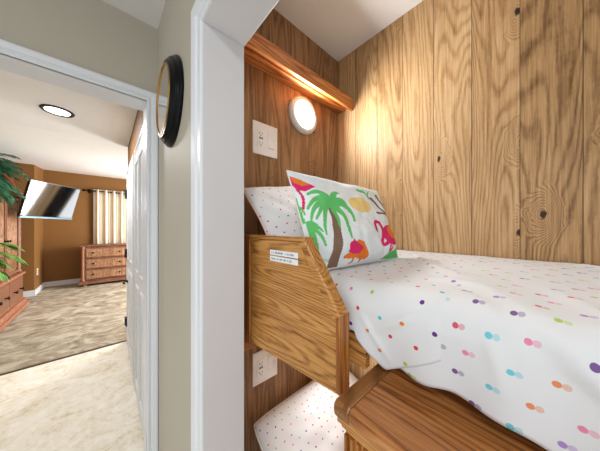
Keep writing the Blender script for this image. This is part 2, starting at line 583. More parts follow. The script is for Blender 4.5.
# ---------------------------------------------------------------- the setting: bunk alcove
struct('wall_alcove_back', MB().box(0.975, 1.0, -1.3, 0.78, 0, 2.36), M['back'], 'wide golden oak plank wall behind the bunk', 'wall')
struct('wall_alcove_head', MB().box(0.297, 0.975, 0.76, 0.78, 0, 2.36), M['side'], 'brown oak plank wall at the head of the bunk', 'wall')
struct('wall_alcove_foot', MB().box(0.297, 0.975, -1.3, -1.28, 0, 2.36), M['side'], 'brown oak plank wall at the foot of the bunk', 'wall')
struct('ceiling_alcove', MB().box(0.297, 0.975, -1.28, 0.76, 2.345, 2.36), M['ceil_w'], 'pale alcove ceiling above the bunk', 'ceiling')
struct('trim_6', MB().box(0.30, 0.97, 0.738, 0.76, 0.933, 1.02), M['cleat'], 'oak cleat on the head wall above the lower outlet', 'trim', 0.003)


# ---------------------------------------------------------------- upper bunk frame
bunk = thing('bunk_bed_frame', 'honey oak upper bunk frame with slanted guard panel', 'bunk bed', (0.36, 0.45, 1.03))
pan = [(0.345, 0.62, 1.030), (0.345, 0.62, 1.367), (0.345, 0.366, 1.367), (0.345, 0.273, 1.232), (0.345, 0.273, 1.062)]
gp = MB().prism(pan, (0.026, 0, 0)).build('guard_panel', M['oak_y'], bunk, 0.003)
MB().box(0.341, 0.375, 0.622, 0.7599, 1.02, 1.378).build('post', M['oak_z'], bunk, 0.003)
# rounded cap strip along the slanted edge
cap = MB()
e0, e1 = Vector((0, 0.372, 1.370)), Vector((0, 0.268, 1.220))
dr = (e1 - e0).normalized()
nr = Vector((0, dr.z, -dr.y))
nr = nr if nr.y < 0 else -nr
prof = []
for (o, x) in ((-0.012, 0.3405), (0.004, 0.3405), (0.0075, 0.345), (0.0085, 0.358), (0.0075, 0.371), (0.004, 0.3755), (-0.012, 0.3755)):
    prof.append((x, o))
cap.prism([(x, (e0 + nr * o).y, (e0 + nr * o).z) for x, o in prof], e1 - e0)
cap.build('cap_strip', M['oak_y'], bunk, 0.001)
MB().box(0.341, 0.3755, 0.366, 0.63, 1.367, 1.378).build('cap_strip', M['oak_y'], bunk, 0.003)
MB().box(0.342, 0.3755, 0.262, 0.273, 1.066, 1.224).build('end_strip', M['oak_z'], bunk, 0.002)
MB().box(0.400, 0.418, 0.240, 0.7599, 1.104, 1.134).build('rail', M['oak_y'], bunk, 0.002)
MB().box(0.400, 0.418, 0.240, 0.7599, 1.136, 1.168).build('rail', M['oak_y'], bunk, 0.002)
MB().box(0.472, 0.9745, -1.27, 0.7595, 1.104, 1.135).build('platform', M['oak_y'], bunk, 0.002)
for j, (z0, z1, n) in enumerate(((1.325, 1.339, 24), (1.308, 1.322, 22))):
    MB().box(0.3443, 0.3452, 0.39, 0.51, z0, z1).build('sticker', M['label'], gp)
    ink = MB()
    y = 0.502
    zc = (z0 + z1) / 2
    random.seed(20 + j)
    for i in range(n):
        w = random.uniform(0.0022, 0.0032)
        if random.random() < 0.8:
            ink.box(0.3440, 0.3444, y - w, y - w + 0.0009, zc - 0.0026, zc + 0.0026)
            zz = zc + random.choice((-0.0022, 0.0, 0.0022))
            ink.box(0.3440, 0.3444, y - w, y, zz - 0.0004, zz + 0.0004)
            ink.box(0.3440, 0.3444, y - 0.0006, y, zc - 0.0026, zc + random.choice((0.0, 0.0026)))
        y -= w + 0.0014
    ink.build('lettering', M['ink'], gp)

# ---------------------------------------------------------------- mattresses and sheets
def mattress(name, label, x0, x1, y0, y1, z0, z1):
    o = MB().box(x0, x1, y0, y1, z0, z1).build(name, M['mattress'], None, 0.03, 4)
    return tag(o, label, 'mattress')


mattress('mattress', 'upper bunk mattress under the dotted sheet', 0.424, 0.962, -1.26, 0.745, 1.136, 1.272)


def ztop(x):
    return 1.295 - 0.022 * ((0.968 - x) / 0.57) ** 2


def profile(w):
    """w metres from the back wall across the mattress and down the front; returns x, z"""
    r = 0.045
    xa = 0.404 + r
    L1 = 0.968 - xa
    if w <= L1:
        return 0.968 - w, ztop(0.968 - w)
    w2 = w - L1
    La = r * math.pi / 2
    zc = ztop(xa) - r
    if w2 <= La:
        a = w2 / r
        return xa - r * math.sin(a), zc + r * math.cos(a)
    w3 = w2 - La
    return 0.404 + 0.06 * w3, zc - w3


W_EDGE = 0.968 - 0.449 + 0.045 * math.pi / 2
CREASES = [(0.215, W_EDGE + 0.036, 0.12, W_EDGE - 0.035, 0.0045, 0.007), (0.25, W_EDGE + 0.01, 0.19, W_EDGE + 0.09, 0.003, 0.006),
           (0.10, W_EDGE - 0.10, 0.02, W_EDGE - 0.02, 0.005, 0.012), (0.16, W_EDGE - 0.16, 0.06, W_EDGE - 0.13, 0.006, 0.014),
           (-0.02, W_EDGE - 0.20, -0.10, W_EDGE - 0.02, 0.004, 0.012), (0.05, W_EDGE - 0.03, 0.03, W_EDGE + 0.06, 0.003, 0.008)]


def wrinkle(y, w):
    a = noise.noise(Vector((y * 5, w * 4, 3.1))) * 0.006
    b = noise.noise(Vector((y * 14 + w * 6, w * 9 - y * 3, 8.0))) * 0.0022
    c = 1 - abs(noise.noise(Vector((y * 4.2 + w * 3.0, w * 3.2, 5.5))))
    r = a + b + 0.006 * max(0, c - 0.9) * 10
    for (ya, wa, yb, wb, h, wd) in CREASES:
        vx, vy = yb - ya, wb - wa
        t = min(1, max(0, ((y - ya) * vx + (w - wa) * vy) / (vx * vx + vy * vy)))
        dd = math.hypot(y - ya - vx * t, w - wa - vy * t)
        r += h * math.exp(-(dd / wd) ** 2) * math.sin(math.pi * (0.1 + 0.8 * t))
    hang = min(1, max(0, (w - W_EDGE) / 0.1))
    r += hang * (0.004 * math.sin(y * 46 + 2 * math.sin(y * 9)) + 0.003 * math.sin(y * 23 + 1))
    return r


def sheet(name, mat, parent, y0, y1, wmax, n, m, lift, ymap=None, wstart=0.0):
    vs, fs, uv = [], [], []
    for i in range(n + 1):
        t = i / n
        for j in range(m + 1):
            q = j / m
            y = y0 + (y1 - y0) * t
            if ymap:
                y, w = ymap(t, q)
            else:
                w = wstart + (wmax(y) - wstart) * q
            x, z = profile(w)
            x2, z2 = profile(w + 0.002)
            tx, tz = x2 - x, z2 - z
            l = math.hypot(tx, tz)
            nx, nz = tz / l, -tx / l
            k = lift + wrinkle(y, w) * (1.0 if x < 0.94 else 0.3) + 0.004
            if parent and w < W_EDGE + 0.055:
                k -= 0.0036 * max(0, 1 - (y - 0.088) / 0.03)
            vs.append((min(x + nx * k, 0.9735), y, z + nz * k))
            uv.append((y, w))
    for i in range(n):
        for j in range(m):
            a = i * (m + 1) + j
            fs.append((a, a + 1, a + m + 2, a + m + 1))
    mb = MB().add(vs, fs, 0, True)
    o = mb.build(name, mat, parent, fix=False)
    me = o.data
    ul = me.uv_layers.new(name='UVMap')
    for lp in me.loops:
        ul.data[lp.index].uv = uv[lp.vertex_index]
    so = o.modifiers.new('thick', 'SOLIDIFY')
    so.thickness = 0.0012 if parent else 0.003
    so.offset = 0
    return o


def wbot(y):
    if y > 0.2:
        return W_EDGE + 0.05
    z_end = 1.137 - 0.014 * min(1, max(0, (0.09 - y) / 0.12)) + 0.004 * math.sin(y * 34) + 0.003 * math.sin(y * 71 + 1)
    return W_EDGE + (ztop(0.449) - 0.045 - z_end)


sh = sheet('bed_sheet', M['sheet'], None, -1.262, 0.75, wbot, 300, 120, 0.0)
tag(sh, 'white sheet printed with paired coloured dots over the upper bunk', 'sheet')


def cuff_map(t, q):
    # the turned-down end: its free hem drops from the fold to the front corner, then rises to the guard panel
    y = 0.088 + 0.66 * t ** 1.6
    if y < 0.2:
        z = 1.200 - 0.080 * ((y - 0.088) / 0.112) ** 0.9
    elif y < 0.262:
        z = 1.120 + 0.05 * ((y - 0.2) / 0.062) ** 1.3
    else:
        z = 1.18
    return y, q * (W_EDGE + (ztop(0.449) - 0.045 - z))


cf = sheet('folded_cuff', M['cuff'], sh, 0, 0, None, 110, 130, 0.0026, cuff_map)
cf['label'] = 'turned-down end printed with single dots'

# ---------------------------------------------------------------- pillows
ART = [
    ('e', 'Y', [(0.636, 0.727), (0.775, 0.724), (0.609, 0.633)]),
    ('p', 'M', [(0.114, 0.129), (0.175, 0.109), (0.182, 0.07), (0.119, 0.101)]),
    ('s', 'B', [(0.316, 0.621), (0.344, 0.376), (0.165, -0.003)], 0.0303, 0.0394),
    ('s', 'G', [(0.312, 0.702), (0.205, 0.817), (0.081, 0.603)], 0.0273, 0.0091),
    ('s', 'G', [(0.312, 0.702), (0.139, 0.705), (0.094, 0.503)], 0.0273, 0.0091),
    ('s', 'G', [(0.312, 0.702), (0.219, 0.662), (0.194, 0.372)], 0.0273, 0.0091),
    ('s', 'G', [(0.312, 0.702), (0.343, 0.618), (0.346, 0.469)], 0.0273, 0.0091),
    ('s', 'G', [(0.312, 0.702), (0.454, 0.624), (0.428, 0.339)], 0.0273, 0.0091),
    ('s', 'G', [(0.312, 0.702), (0.515, 0.746), (0.507, 0.525)], 0.0273, 0.0091),
    ('s', 'G', [(0.312, 0.702), (0.455, 0.798), (0.483, 0.625)], 0.0273, 0.0091),
    ('s', 'G', [(0.312, 0.702), (0.374, 0.858), (0.421, 0.828)], 0.0273, 0.0091),
    ('s', 'G', [(0.312, 0.702), (0.238, 0.862), (0.125, 0.767)], 0.0273, 0.0091),
    ('s', 'G', [(0.312, 0.702), (0.26, 0.745), (0.144, 0.52)], 0.0273, 0.0091),
    ('s', 'G', [(0.068, 0.433), (0.134, 0.471), (0.166, 0.398)], 0.0242, 0.0091),
    ('s', 'G', [(0.068, 0.433), (0.143, 0.411), (0.157, 0.255)], 0.0242, 0.0091),
    ('s', 'G', [(0.068, 0.433), (0.077, 0.344), (0.089, 0.206)], 0.0242, 0.0091),
    ('s', 'G', [(0.068, 0.433), (0.046, 0.392), (0.05, 0.279)], 0.0242, 0.0091),
    ('s', 'G', [(0.068, 0.433), (0.076, 0.496), (0.131, 0.459)], 0.0242, 0.0091),
    ('s', 'G', [(0.068, 0.433), (0.054, 0.484), (0.048, 0.433)], 0.0242, 0.0091),
    ('s', 'G', [(0.001, 0.691), (-0.001, 0.575), (0.017, 0.473)], 0.0152, 0.0182),
    ('s', 'G', [(0.011, 0.61), (0.037, 0.6), (0.046, 0.542)], 0.0152, 0.0061),
    ('p', 'P', [(-0.0, 0.943), (0.086, 0.918), (0.214, 0.858), (0.115, 0.798), (0.038, 0.795), (0.005, 0.845)]),
    ('p', 'O', [(0.006, 0.934), (0.1, 0.916), (0.163, 0.873), (0.094, 0.849), (0.032, 0.867)]),
    ('s', 'P', [(0.044, 0.796), (0.099, 0.738), (0.045, 0.601)], 0.0121, 0.0091),
    ('s', 'G', [(0.67, 0.929), (0.762, 0.922), (0.795, 0.849)], 0.0152, 0.0061),
    ('s', 'G', [(0.795, 0.849), (0.773, 0.9), (0.833, 0.951)], 0.0121, 0.003),
    ('s', 'B', [(0.824, 0.847), (0.92, 0.754), (0.986, 0.636)], 0.0121, 0.0121),
    ('s', 'B', [(0.92, 0.902), (0.976, 0.795), (1.017, 0.638)], 0.0121, 0.0121),
    ('s', 'B', [(0.839, 0.652), (0.927, 0.651), (1.035, 0.614)], 0.0121, 0.0091),
    ('e', 'O', [(0.503, 0.186), (0.573, 0.177), (0.538, 0.309)]),
    ('p', 'O', [(0.489, 0.318), (0.559, 0.293), (0.572, 0.205), (0.531, 0.113), (0.534, 0.071), (0.468, 0.064), (0.415, 0.105), (0.312, 0.103), (0.31, 0.135), (0.373, 0.177), (0.456, 0.146), (0.523, 0.211)]),
    ('p', 'P', [(0.354, 0.187), (0.421, 0.25), (0.442, 0.33), (0.478, 0.28), (0.531, 0.219), (0.463, 0.15), (0.394, 0.15)]),
    ('e', 'P', [(0.436, 0.222), (0.499, 0.214), (0.457, 0.298)]),
    ('s', 'O', [(0.392, 0.104), (0.401, 0.055), (0.345, 0.028)], 0.0091, 0.0061),
    ('s', 'O', [(0.461, 0.083), (0.465, 0.056), (0.447, 0.033)], 0.0091, 0.0061),
    ('s', 'P', [(0.764, 0.442), (0.755, 0.576), (0.835, 0.52)], 0.0152, 0.0152),
    ('s', 'P', [(0.829, 0.526), (0.889, 0.397), (0.789, 0.289)], 0.0152, 0.0152),
    ('s', 'P', [(0.789, 0.289), (0.768, 0.182), (0.868, 0.267)], 0.0152, 0.0182),
    ('p', 'P', [(0.904, 0.463), (1.01, 0.497), (1.056, 0.401), (1.047, 0.304), (0.933, 0.238), (0.837, 0.247), (0.856, 0.349)]),
    ('e', 'P', [(0.938, 0.344), (1.042, 0.339), (0.989, 0.486)]),
    ('e', 'O', [(0.978, 0.383), (1.049, 0.38), (1.013, 0.479)]),
    ('p', 'O', [(0.931, 0.446), (1.032, 0.458), (1.009, 0.313), (0.927, 0.292), (0.905, 0.346)]),
    ('s', 'P', [(0.921, 0.252), (0.89, 0.119), (0.734, 0.026)], 0.0091, 0.0061),
    ('s', 'P', [(0.881, 0.256), (0.853, 0.156), (0.834, 0.08)], 0.0091, 0.0061),
    ('p', 'G', [(1.101, 0.247), (1.059, -0.023), (0.863, 0.003), (0.734, 0.026), (0.844, 0.119), (0.932, 0.13), (1.002, 0.198)]),
    ('s', 'K', [(0.746, 0.433), (0.754, 0.411), (0.766, 0.404)], 0.0091, 0.0061),
]

ACOL = {'G': rgb(98, 190, 108), 'P': rgb(214, 44, 104), 'O': rgb(226, 122, 46), 'B': rgb(128, 102, 84), 'Y': rgb(236, 206, 134),
        'M': rgb(176, 220, 196), 'K': rgb(40, 30, 40)}
ABASE = rgb(226, 232, 236)


def bez(p, t):
    a = [p[0][i] * (1 - t) ** 2 + 2 * p[1][i] * t * (1 - t) + p[2][i] * t * t for i in (0, 1)]
    return a


def in_poly(x, y, p):
    c = False
    j = len(p) - 1
    for i in range(len(p)):
        if (p[i][1] > y) != (p[j][1] > y) and x < (p[j][0] - p[i][0]) * (y - p[i][1]) / (p[j][1] - p[i][1]) + p[i][0]:
            c = not c
        j = i
    return c


def paint_art(n, m):
    """printed pattern of the pillow front, one colour per grid point"""
    buf = [[None] * (n + 1) for _ in range(m + 1)]
    for j in range(m + 1):
        for i in range(n + 1):
            s, t = i / n, j / m
            f = 0.5 + 0.5 * noise.noise(Vector((s * 2.0 + t * 1.5, t * 2.5, 1.0)))
            b = rgb(214, 226, 232)
            w = rgb(238, 239, 238)
            buf[j][i] = tuple(b[q] * (1 - f) + w[q] * f for q in range(3))
    for it in ART:
        kind, c, p = it[0], ACOL[it[1]][:3], it[2]
        if kind == 's':
            pts = [(*bez(p, q / 40), it[3] + (it[4] - it[3]) * q / 40) for q in range(41)]
        xs = [q[0] for q in p]
        ys = [q[1] for q in p]
        if kind == 'e':
            rx, ry = abs(p[1][0] - p[0][0]), abs(p[2][1] - p[0][1])
            xs = [p[0][0] - rx, p[0][0] + rx]
            ys = [p[0][1] - ry, p[0][1] + ry]
        i0, i1 = max(0, int((min(xs) - 0.17) * n)), min(n, int((max(xs) + 0.06) * n) + 1)
        j0, j1 = max(0, int((min(ys) - 0.15) * m)), min(m, int((max(ys) + 0.06) * m) + 1)
        for j in range(j0, j1 + 1):
            for i in range(i0, i1 + 1):
                s, t = i / n, j / m
                hh = (max(0, 1 - abs(2 * s - 1) ** 2.6) * max(0, 1 - abs(2 * t - 1) ** 2.6)) ** 0.6
                s, t = s + 0.095 * hh, t + 0.095 * hh
                if kind == 'p':
                    hit = in_poly(s, t, p)
                elif kind == 'e':
                    hit = ((s - p[0][0]) / rx) ** 2 + ((t - p[0][1]) / ry) ** 2 < 1
                else:
                    hit = any((s - x) ** 2 + ((t - y) * 0.85) ** 2 < (r * 1.15) ** 2 for x, y, r in pts)
                if hit:
                    buf[j][i] = c
    return buf


def pillow(name, label, BL, BR, TL, TR, T, mats, n=60, m=50, art=None, group=None, ear=0.05, seed=0, piping=None, Tb=None, flip=False, rnd=0.0):
    BL, BR, TL, TR = map(Vector, (BL, BR, TL, TR))
    Tb = Tb or T
    nrm = (BR - BL).cross(TL - BL).normalized()
    if flip:
        nrm = -nrm
    vs, uv, cols, fs, mi = [], [], [], [], []
    idx = {}
    Wd, Hd = (BR - BL).length, (TL - BL).length
    edge = []
    for side in (0, 1):
        for j in range(m + 1):
            for i in range(n + 1):
                bord = i in (0, n) or j in (0, m)
                if side and bord:
                    idx[(1, i, j)] = idx[(0, i, j)]
                    continue
                s, t = i / n, j / m
                u, v = 2 * s - 1, 2 * t - 1
                su = 0.5 + 0.5 * u * (1 - ear * (1 - v * v))
                sv = 0.5 + 0.5 * v * (1 - ear * (1 - u * u))
                cr = 0.5 * rnd * (abs(u) * abs(v)) ** 5
                su = su - u * cr
                sv = sv - v * cr
                p = BL * (1 - su) * (1 - sv) + BR * su * (1 - sv) + TL * (1 - su) * sv + TR * su * sv
                h = max(0, (1 - abs(u) ** 2.6)) ** 0.6 * max(0, (1 - abs(v) ** 2.6)) ** 0.6
                wr = noise.noise(Vector((u * 2.2 + seed, v * 2.6, seed * 1.7))) * 0.010 + noise.noise(Vector((u * 6 + v * 3 + seed, v * 3 - u * 4, seed))) * 0.004
                wr *= min(1, h * 2)
                k = (T * h + wr) if side == 0 else -(Tb * h + wr)
                idx[(side, i, j)] = len(vs)
                vs.append(p + nrm * k)
                uv.append((s * Wd, t * Hd))
                cols.append(art[j][i] if (art and side == 0) else ABASE[:3])
                if side == 0 and bord:
                    pass
    for side in (0, 1):
        for j in range(m):
            for i in range(n):
                q = [idx[(side, i, j)], idx[(side, i + 1, j)], idx[(side, i + 1, j + 1)], idx[(side, i, j + 1)]]
                if (side == 1) != flip:
                    q = q[::-1]
                fs.append(q)
    mb = MB().add(vs, fs, 0, True)
    root = Vector((sum(p.x for p in (BL, BR)) / 2, sum(p.y for p in (BL, BR)) / 2, min(p.z for p in vs)))
    o = mb.build(name, mats, None, fix=False)
    me = o.data
    ul = me.uv_layers.new(name='UVMap')
    for lp in me.loops:
        ul.data[lp.index].uv = uv[lp.vertex_index]
    if art:
        ca = me.color_attributes.new('print', 'FLOAT_COLOR', 'POINT')
        for i, c in enumerate(cols):
            ca.data[i].color = (*c, 1)
    if piping:
        loop = [idx[(0, i, 0)] for i in range(n + 1)] + [idx[(0, n, j)] for j in range(1, m + 1)] + [idx[(0, i, m)] for i in range(n - 1, -1, -1)] + [idx[(0, 0, j)] for j in range(m - 1, -1, -1)]
        MB().tube([vs[q] for q in loop], 0.0022, 6).build('piping', piping, o)
    return tag(o, label, 'pillow', group)


k = NT('printed_pillow_fabric', 0.8, 0.2)
at = k.n('ShaderNodeAttribute', attribute_name='print')
k.bump(k.noise(k.uv(), 420, 2), 0.06, 0.0006)
M['print'] = k.out(at.outputs['Color'])
M['hem'] = plain('pillow_edge', rgb(232, 226, 224), 0.8)

pillow('throw_pillow', 'white throw pillow printed with flamingos and green palm trees', (0.380, 0.372, 1.292), (0.722, 0.312, 1.300),
       (0.372, 0.468, 1.560), (0.748, 0.402, 1.536), 0.048, M['print'], 220, 180, paint_art(220, 180), None, 0.015, 2.0, M['hem'])
pillow('bed_pillow', 'white pillow with tiny coloured dots leaning on the plank wall behind the flamingo pillow', (0.380, 0.535, 1.305), (0.915, 0.56, 1.31),
       (0.345, 0.705, 1.545), (0.885, 0.69, 1.625), 0.055, M['case'], 70, 50, None, None, 0.06, 5.0, plain('pink_seam', rgb(224, 186, 178), 0.8), 0.03, rnd=0.06)

# ---------------------------------------------------------------- lower bunk
lf = thing('lower_bunk_platform', 'oak lower bunk platform below the upper bunk', 'bunk bed', (0.74, -0.2, 0))
MB().box(0.50, 0.9745, -1.27, 0.7595, 0.0, 0.33).build('platform', M['oak_y'], lf, 0.003)
mattress('mattress', 'lower bunk mattress under the dotted pillow', 0.505, 0.965, -1.26, 0.75, 0.331, 0.475)
pillow('bed_pillow', 'large white dotted pillow on the lower bunk below the outlet', (0.385, 0.30, 0.500), (0.955, 0.32, 0.520),
       (0.405, 0.738, 0.648), (0.955, 0.735, 0.665), 0.06, M['case'], 80, 60, None, None, 0.02, 9.0, M['hem'], 0.05, rnd=0.05)

# ---------------------------------------------------------------- oak chest at the opening
ch = thing('chest', 'brown oak chest with moulded top and fluted post before the bunk', 'chest', (0.39, -0.4, 0))
TOPZ = 1.10
top = MB()
pr = [(0.300, TOPZ - 0.030), (0.294, TOPZ - 0.024), (0.292, TOPZ - 0.014), (0.294, TOPZ - 0.005), (0.300, TOPZ), (0.470, TOPZ), (0.470, TOPZ - 0.03)]
top.prism([(x, 0.207, z) for x, z in pr], (0, -1.30, 0))
top.build('top', M['top_y'], ch, 0.001)
MB().prism([(x, 0.239, z) for x, z in pr], (0, -0.0315, 0)).build('end_board', M['top_x'], ch, 0.004)
body = MB().box(0.325, 0.468, -1.07, 0.222, 0.0, TOPZ - 0.031)
body.build('carcass', M['oak_z'], ch, 0.002)
mo = MB()
for d, z0, z1 in ((0.302, TOPZ - 0.042, TOPZ - 0.0305), (0.308, TOPZ - 0.052, TOPZ - 0.042), (0.314, TOPZ - 0.062, TOPZ - 0.052)):
    mo.box(d, 0.3245, -1.075, 0.238 - (d - 0.302) * 0.8, z0, z1)
mo.build('moulding', M['oak_y'], ch, 0.002)
MB().box(0.318, 0.3248, -1.07, 0.170, TOPZ - 0.15, TOPZ - 0.0625).build('apron', M['oak_y'], ch, 0.001)
fl = []
y = 0.228
for i in range(4):
    fl += [(0.310, y), (0.310, y - 0.0045), (0.316, y - 0.006), (0.316, y - 0.0105)]
    y -= 0.0125
fl += [(0.310, y + 0.001), (0.310, y - 0.004), (0.3248, y - 0.004), (0.3248, 0.228)]
MB().prism([(a, b, 0.0) for a, b in fl], (0, 0, TOPZ - 0.0625)).build('fluted_post', M['oak_z'], ch)

# ---------------------------------------------------------------- shelf on the head wall
sf = thing('wall_shelf', 'reddish oak shelf with raised lip on the head wall', 'shelf', (0.64, 0.76, 2.045))
MB().box(0.299, 0.9745, 0.704, 0.7595, 2.045, 2.062).build('cleat', M['oak_x'], sf, 0.003)
MB().box(0.299, 0.9745, 0.674, 0.7595, 2.0625, 2.078).build('board', M['oak_x'], sf, 0.001)
MB().box(0.299, 0.9745, 0.655, 0.6735, 2.026, 2.085).build('lip', M['oak_x'], sf, 0.004)

# ---------------------------------------------------------------- reading light and outlets
rl = thing('reading_light', 'round white reading light glowing on the head wall', 'light', (0.700, 0.76, 1.94))
MB().lathe([(0.088, 0.0), (0.088, 0.010), (0.082, 0.018), (0.066, 0.020), (0.066, 0.012)], (0.700, 0.7598, 1.94), (0, -1, 0), 48).build('ring', M['ring'], rl)
MB().lathe([(0.0655, 0.010), (0.0655, 0.020), (0.050, 0.026), (0.02, 0.029), (0.001, 0.0295)], (0.700, 0.7598, 1.94), (0, -1, 0), 48).build('lens', M['puck'], rl)


lr = copy_tree(rl)  # second lamp added unseen, goes with the lower bunk fill
lr.location.z = 0.93
lr['label'] = 'added fill light for the lower bunk, unseen behind the guard panel'


def outlet(zc, label):
    t = thing('outlet_plate', label, 'outlet', (0.488, 0.76, zc), 'wall outlets in the bunk alcove')
    y = 0.7599
    MB().box(0.428, 0.548, y - 0.006, y, zc - 0.066, zc + 0.066).build('cover_plate', M['plate'], t, 0.003)
    r = MB().box(0.4475, 0.4795, y - 0.0085, y - 0.006, zc - 0.034, zc + 0.034).build('receptacle', M['plate'], t, 0.001)
    s = MB()
    for dz in (0.019, -0.019):
        s.box(0.4565, 0.4582, y - 0.0088, y - 0.0084, zc + dz - 0.004, zc + dz + 0.005)
        s.box(0.4685, 0.4702, y - 0.0088, y - 0.0084, zc + dz - 0.003, zc + dz + 0.004)
        s.lathe([(0.0022, 0), (0.0022, 0.0004)], (0.4635, y - 0.0085, zc + dz - 0.008), (0, -1, 0), 10)
    s.box(0.456, 0.4618, y - 0.0092, y - 0.0084, zc - 0.004, zc + 0.004)
    s.box(0.4655, 0.4713, y - 0.0092, y - 0.0084, zc - 0.004, zc + 0.004)
    s.build('socket_slots', M['slot'], r)
    MB().box(0.496, 0.529, y - 0.0075, y - 0.006, zc - 0.034, zc + 0.034).build('switch_surround', M['plate'], t, 0.0008)
    MB().prism([(0.4985, y - 0.0076, zc - 0.031), (0.4985, y - 0.012, zc - 0.031), (0.4985, y - 0.0085, zc), (0.4985, y - 0.010, zc + 0.031), (0.4985, y - 0.0076, zc + 0.031)], (0.028, 0, 0)).build('rocker_switch', M['plate'], t, 0.0006)
    return t


op = outlet(1.765, 'upper white outlet and switch plate beside the reading light')
lo = copy_tree(op)
lo.location.z = 0.833
lo['label'] = 'lower white outlet and switch plate under the bunk panel'

# ---------------------------------------------------------------- round mirror on the hall wall
mi = thing('wall_mirror', 'round black framed mirror with gold rim on the narrow hall wall', 'mirror', (0.19, 0.950, 1.882))
c = (0.1899, 0.950, 1.882)
MB().lathe([(0.162, 0.0), (0.164, 0.006), (0.160, 0.012), (0.152, 0.014), (0.154, 0.020), (0.149, 0.026), (0.140, 0.028), (0.138, 0.034), (0.130, 0.036), (0.126, 0.035), (0.126, 0.012)], c, (-1, 0, 0), 64).build('frame', M['black'], mi)
MB().lathe([(0.1258, 0.012), (0.1258, 0.0365), (0.123, 0.0385), (0.119, 0.036), (0.119, 0.012)], c, (-1, 0, 0), 64, caps=False).build('rim', M['gold'], mi)
MB().lathe([(0.1188, 0.012), (0.1188, 0.0345)], c, (-1, 0, 0), 64).build('glass', M['mirror'], mi)

# ---------------------------------------------------------------- bedroom: recessed light
rc = thing('recessed_light', 'round recessed ceiling light with dark rim in the bedroom', 'light', (-0.315, 2.74, 2.40))
MB().lathe([(0.076, 0.0), (0.078, 0.008), (0.096, 0.010), (0.102, 0.004), (0.102, 0.0)], (-0.315, 2.74, 2.3995), (0, 0, -1), 48, caps=False).build('rim', plain('bronze_rim', rgb(52, 38, 30), 0.4, 0.4), rc)
MB().lathe([(0.0755, 0.0), (0.0755, 0.006)], (-0.315, 2.74, 2.3995), (0, 0, -1), 40).build('lens', glow('lit_diffuser', (1, 0.98, 0.94, 1), 5), rc)

# ---------------------------------------------------------------- bedroom: dresser
M['cane'] = wood('red_brown_wood', rgb(76, 44, 30), rgb(124, 82, 60), rgb(162, 116, 90), 'X', 'Z', None, 0, 1.0, 0, 0.4)
M['cane_d'] = wood('woven_drawer_front', rgb(106, 70, 46), rgb(156, 112, 80), rgb(194, 152, 116), 'Z', 'X', 0.02, 0, 1.5, 0, 0.5, contrast=1.2)
M['cane_z'] = wood('red_brown_upright', rgb(104, 60, 42), rgb(156, 104, 78), rgb(196, 146, 118), 'Z', 'Y', None, 0, 1.0, 0, 0.4)
dz = 0.0065
dr_ = thing('dresser', 'three drawer reddish wooden dresser below the striped curtain', 'dresser', (0.1, 7.4, dz))
X0, X1, YF, YB = -0.46, 0.74, 7.20, 7.61
MB().box(X0, X1, YF + 0.01, YB, 0.12, 0.955).build('carcass', M['cane'], dr_, 0.004)
MB().box(X0 - 0.035, X1 + 0.035, YF - 0.03, YB + 0.02, 0.956, 0.99).build('top', M['cane'], dr_, 0.008)
MB().box(X0 - 0.03, X1 + 0.03, YF - 0.03, YB, 0.075, 0.135).box(X0 - 0.05, X1 + 0.05, YF - 0.05, YB, 0.06, 0.09).build('plinth', M['cane'], dr_, 0.006)
for x in (X0 + 0.03, X1 - 0.03):
    MB().lathe([(0.034, 0.136), (0.036, 0.17), (0.027, 0.19), (0.03, 0.5), (0.027, 0.88), (0.036, 0.90), (0.034, 0.9555)], (x, YF, 0), seg=20).build('corner_post', M['cane_z'], dr_)
for x in (X0 + 0.06, X1 - 0.06):
    for y in (YF + 0.02, YB - 0.06):
        MB().lathe([(0.03, dz), (0.04, 0.02), (0.042, 0.04), (0.03, 0.0595)], (x, y, 0), seg=16).build('foot', M['cane_z'], dr_)
for (z0, z1) in ((0.165, 0.40), (0.425, 0.66), (0.685, 0.92)):
    for (a, b) in ((X0 + 0.075, X1 - 0.075),):
        d = MB().box(a, b, YF - 0.008, YF + 0.0095, z0, z1).build('drawer', M['cane_d'], dr_, 0.003)
        MB().frame([(0, 0), (0, 0.012), (-0.02, 0.012), (-0.02, 0)], a, b, z1, lambda p, q, e: (p, YF - 0.008 - e, q), z0, True).build('drawer_edging', M['cane'], d)
        for x in (a + 0.13, a + 0.62):
            MB().lathe([(0.008, 0), (0.008, 0.015), (0.02, 0.024), (0.02, 0.03), (0.008, 0.036)], (x, YF - 0.0075, (z0 + z1) / 2), (0, -1, 0), 14).build('knob', M['blackmetal'], d)

# ---------------------------------------------------------------- bedroom: curtain and rod
rod = thing('curtain_rod', 'dark curtain rod with finial on the far bedroom wall', 'curtain rod', (0.1, 7.72, 2.38))
MB().tube([(-0.40, 7.70, 2.36), (0.9, 7.70, 2.36)], 0.014, 10).build('rod', M['blackmetal'], rod)
MB().lathe([(0.012, 0), (0.026, 0.02), (0.034, 0.045), (0.022, 0.07), (0.004, 0.085)], (-0.40, 7.70, 2.36), (-1, 0, 0), 16).build('finial', M['blackmetal'], rod)
MB().box(-0.36, -0.335, 7.70, 7.7995, 2.35, 2.37).box(-0.375, -0.32, 7.79, 7.7995, 2.31, 2.41).build('bracket', M['blackmetal'], rod)


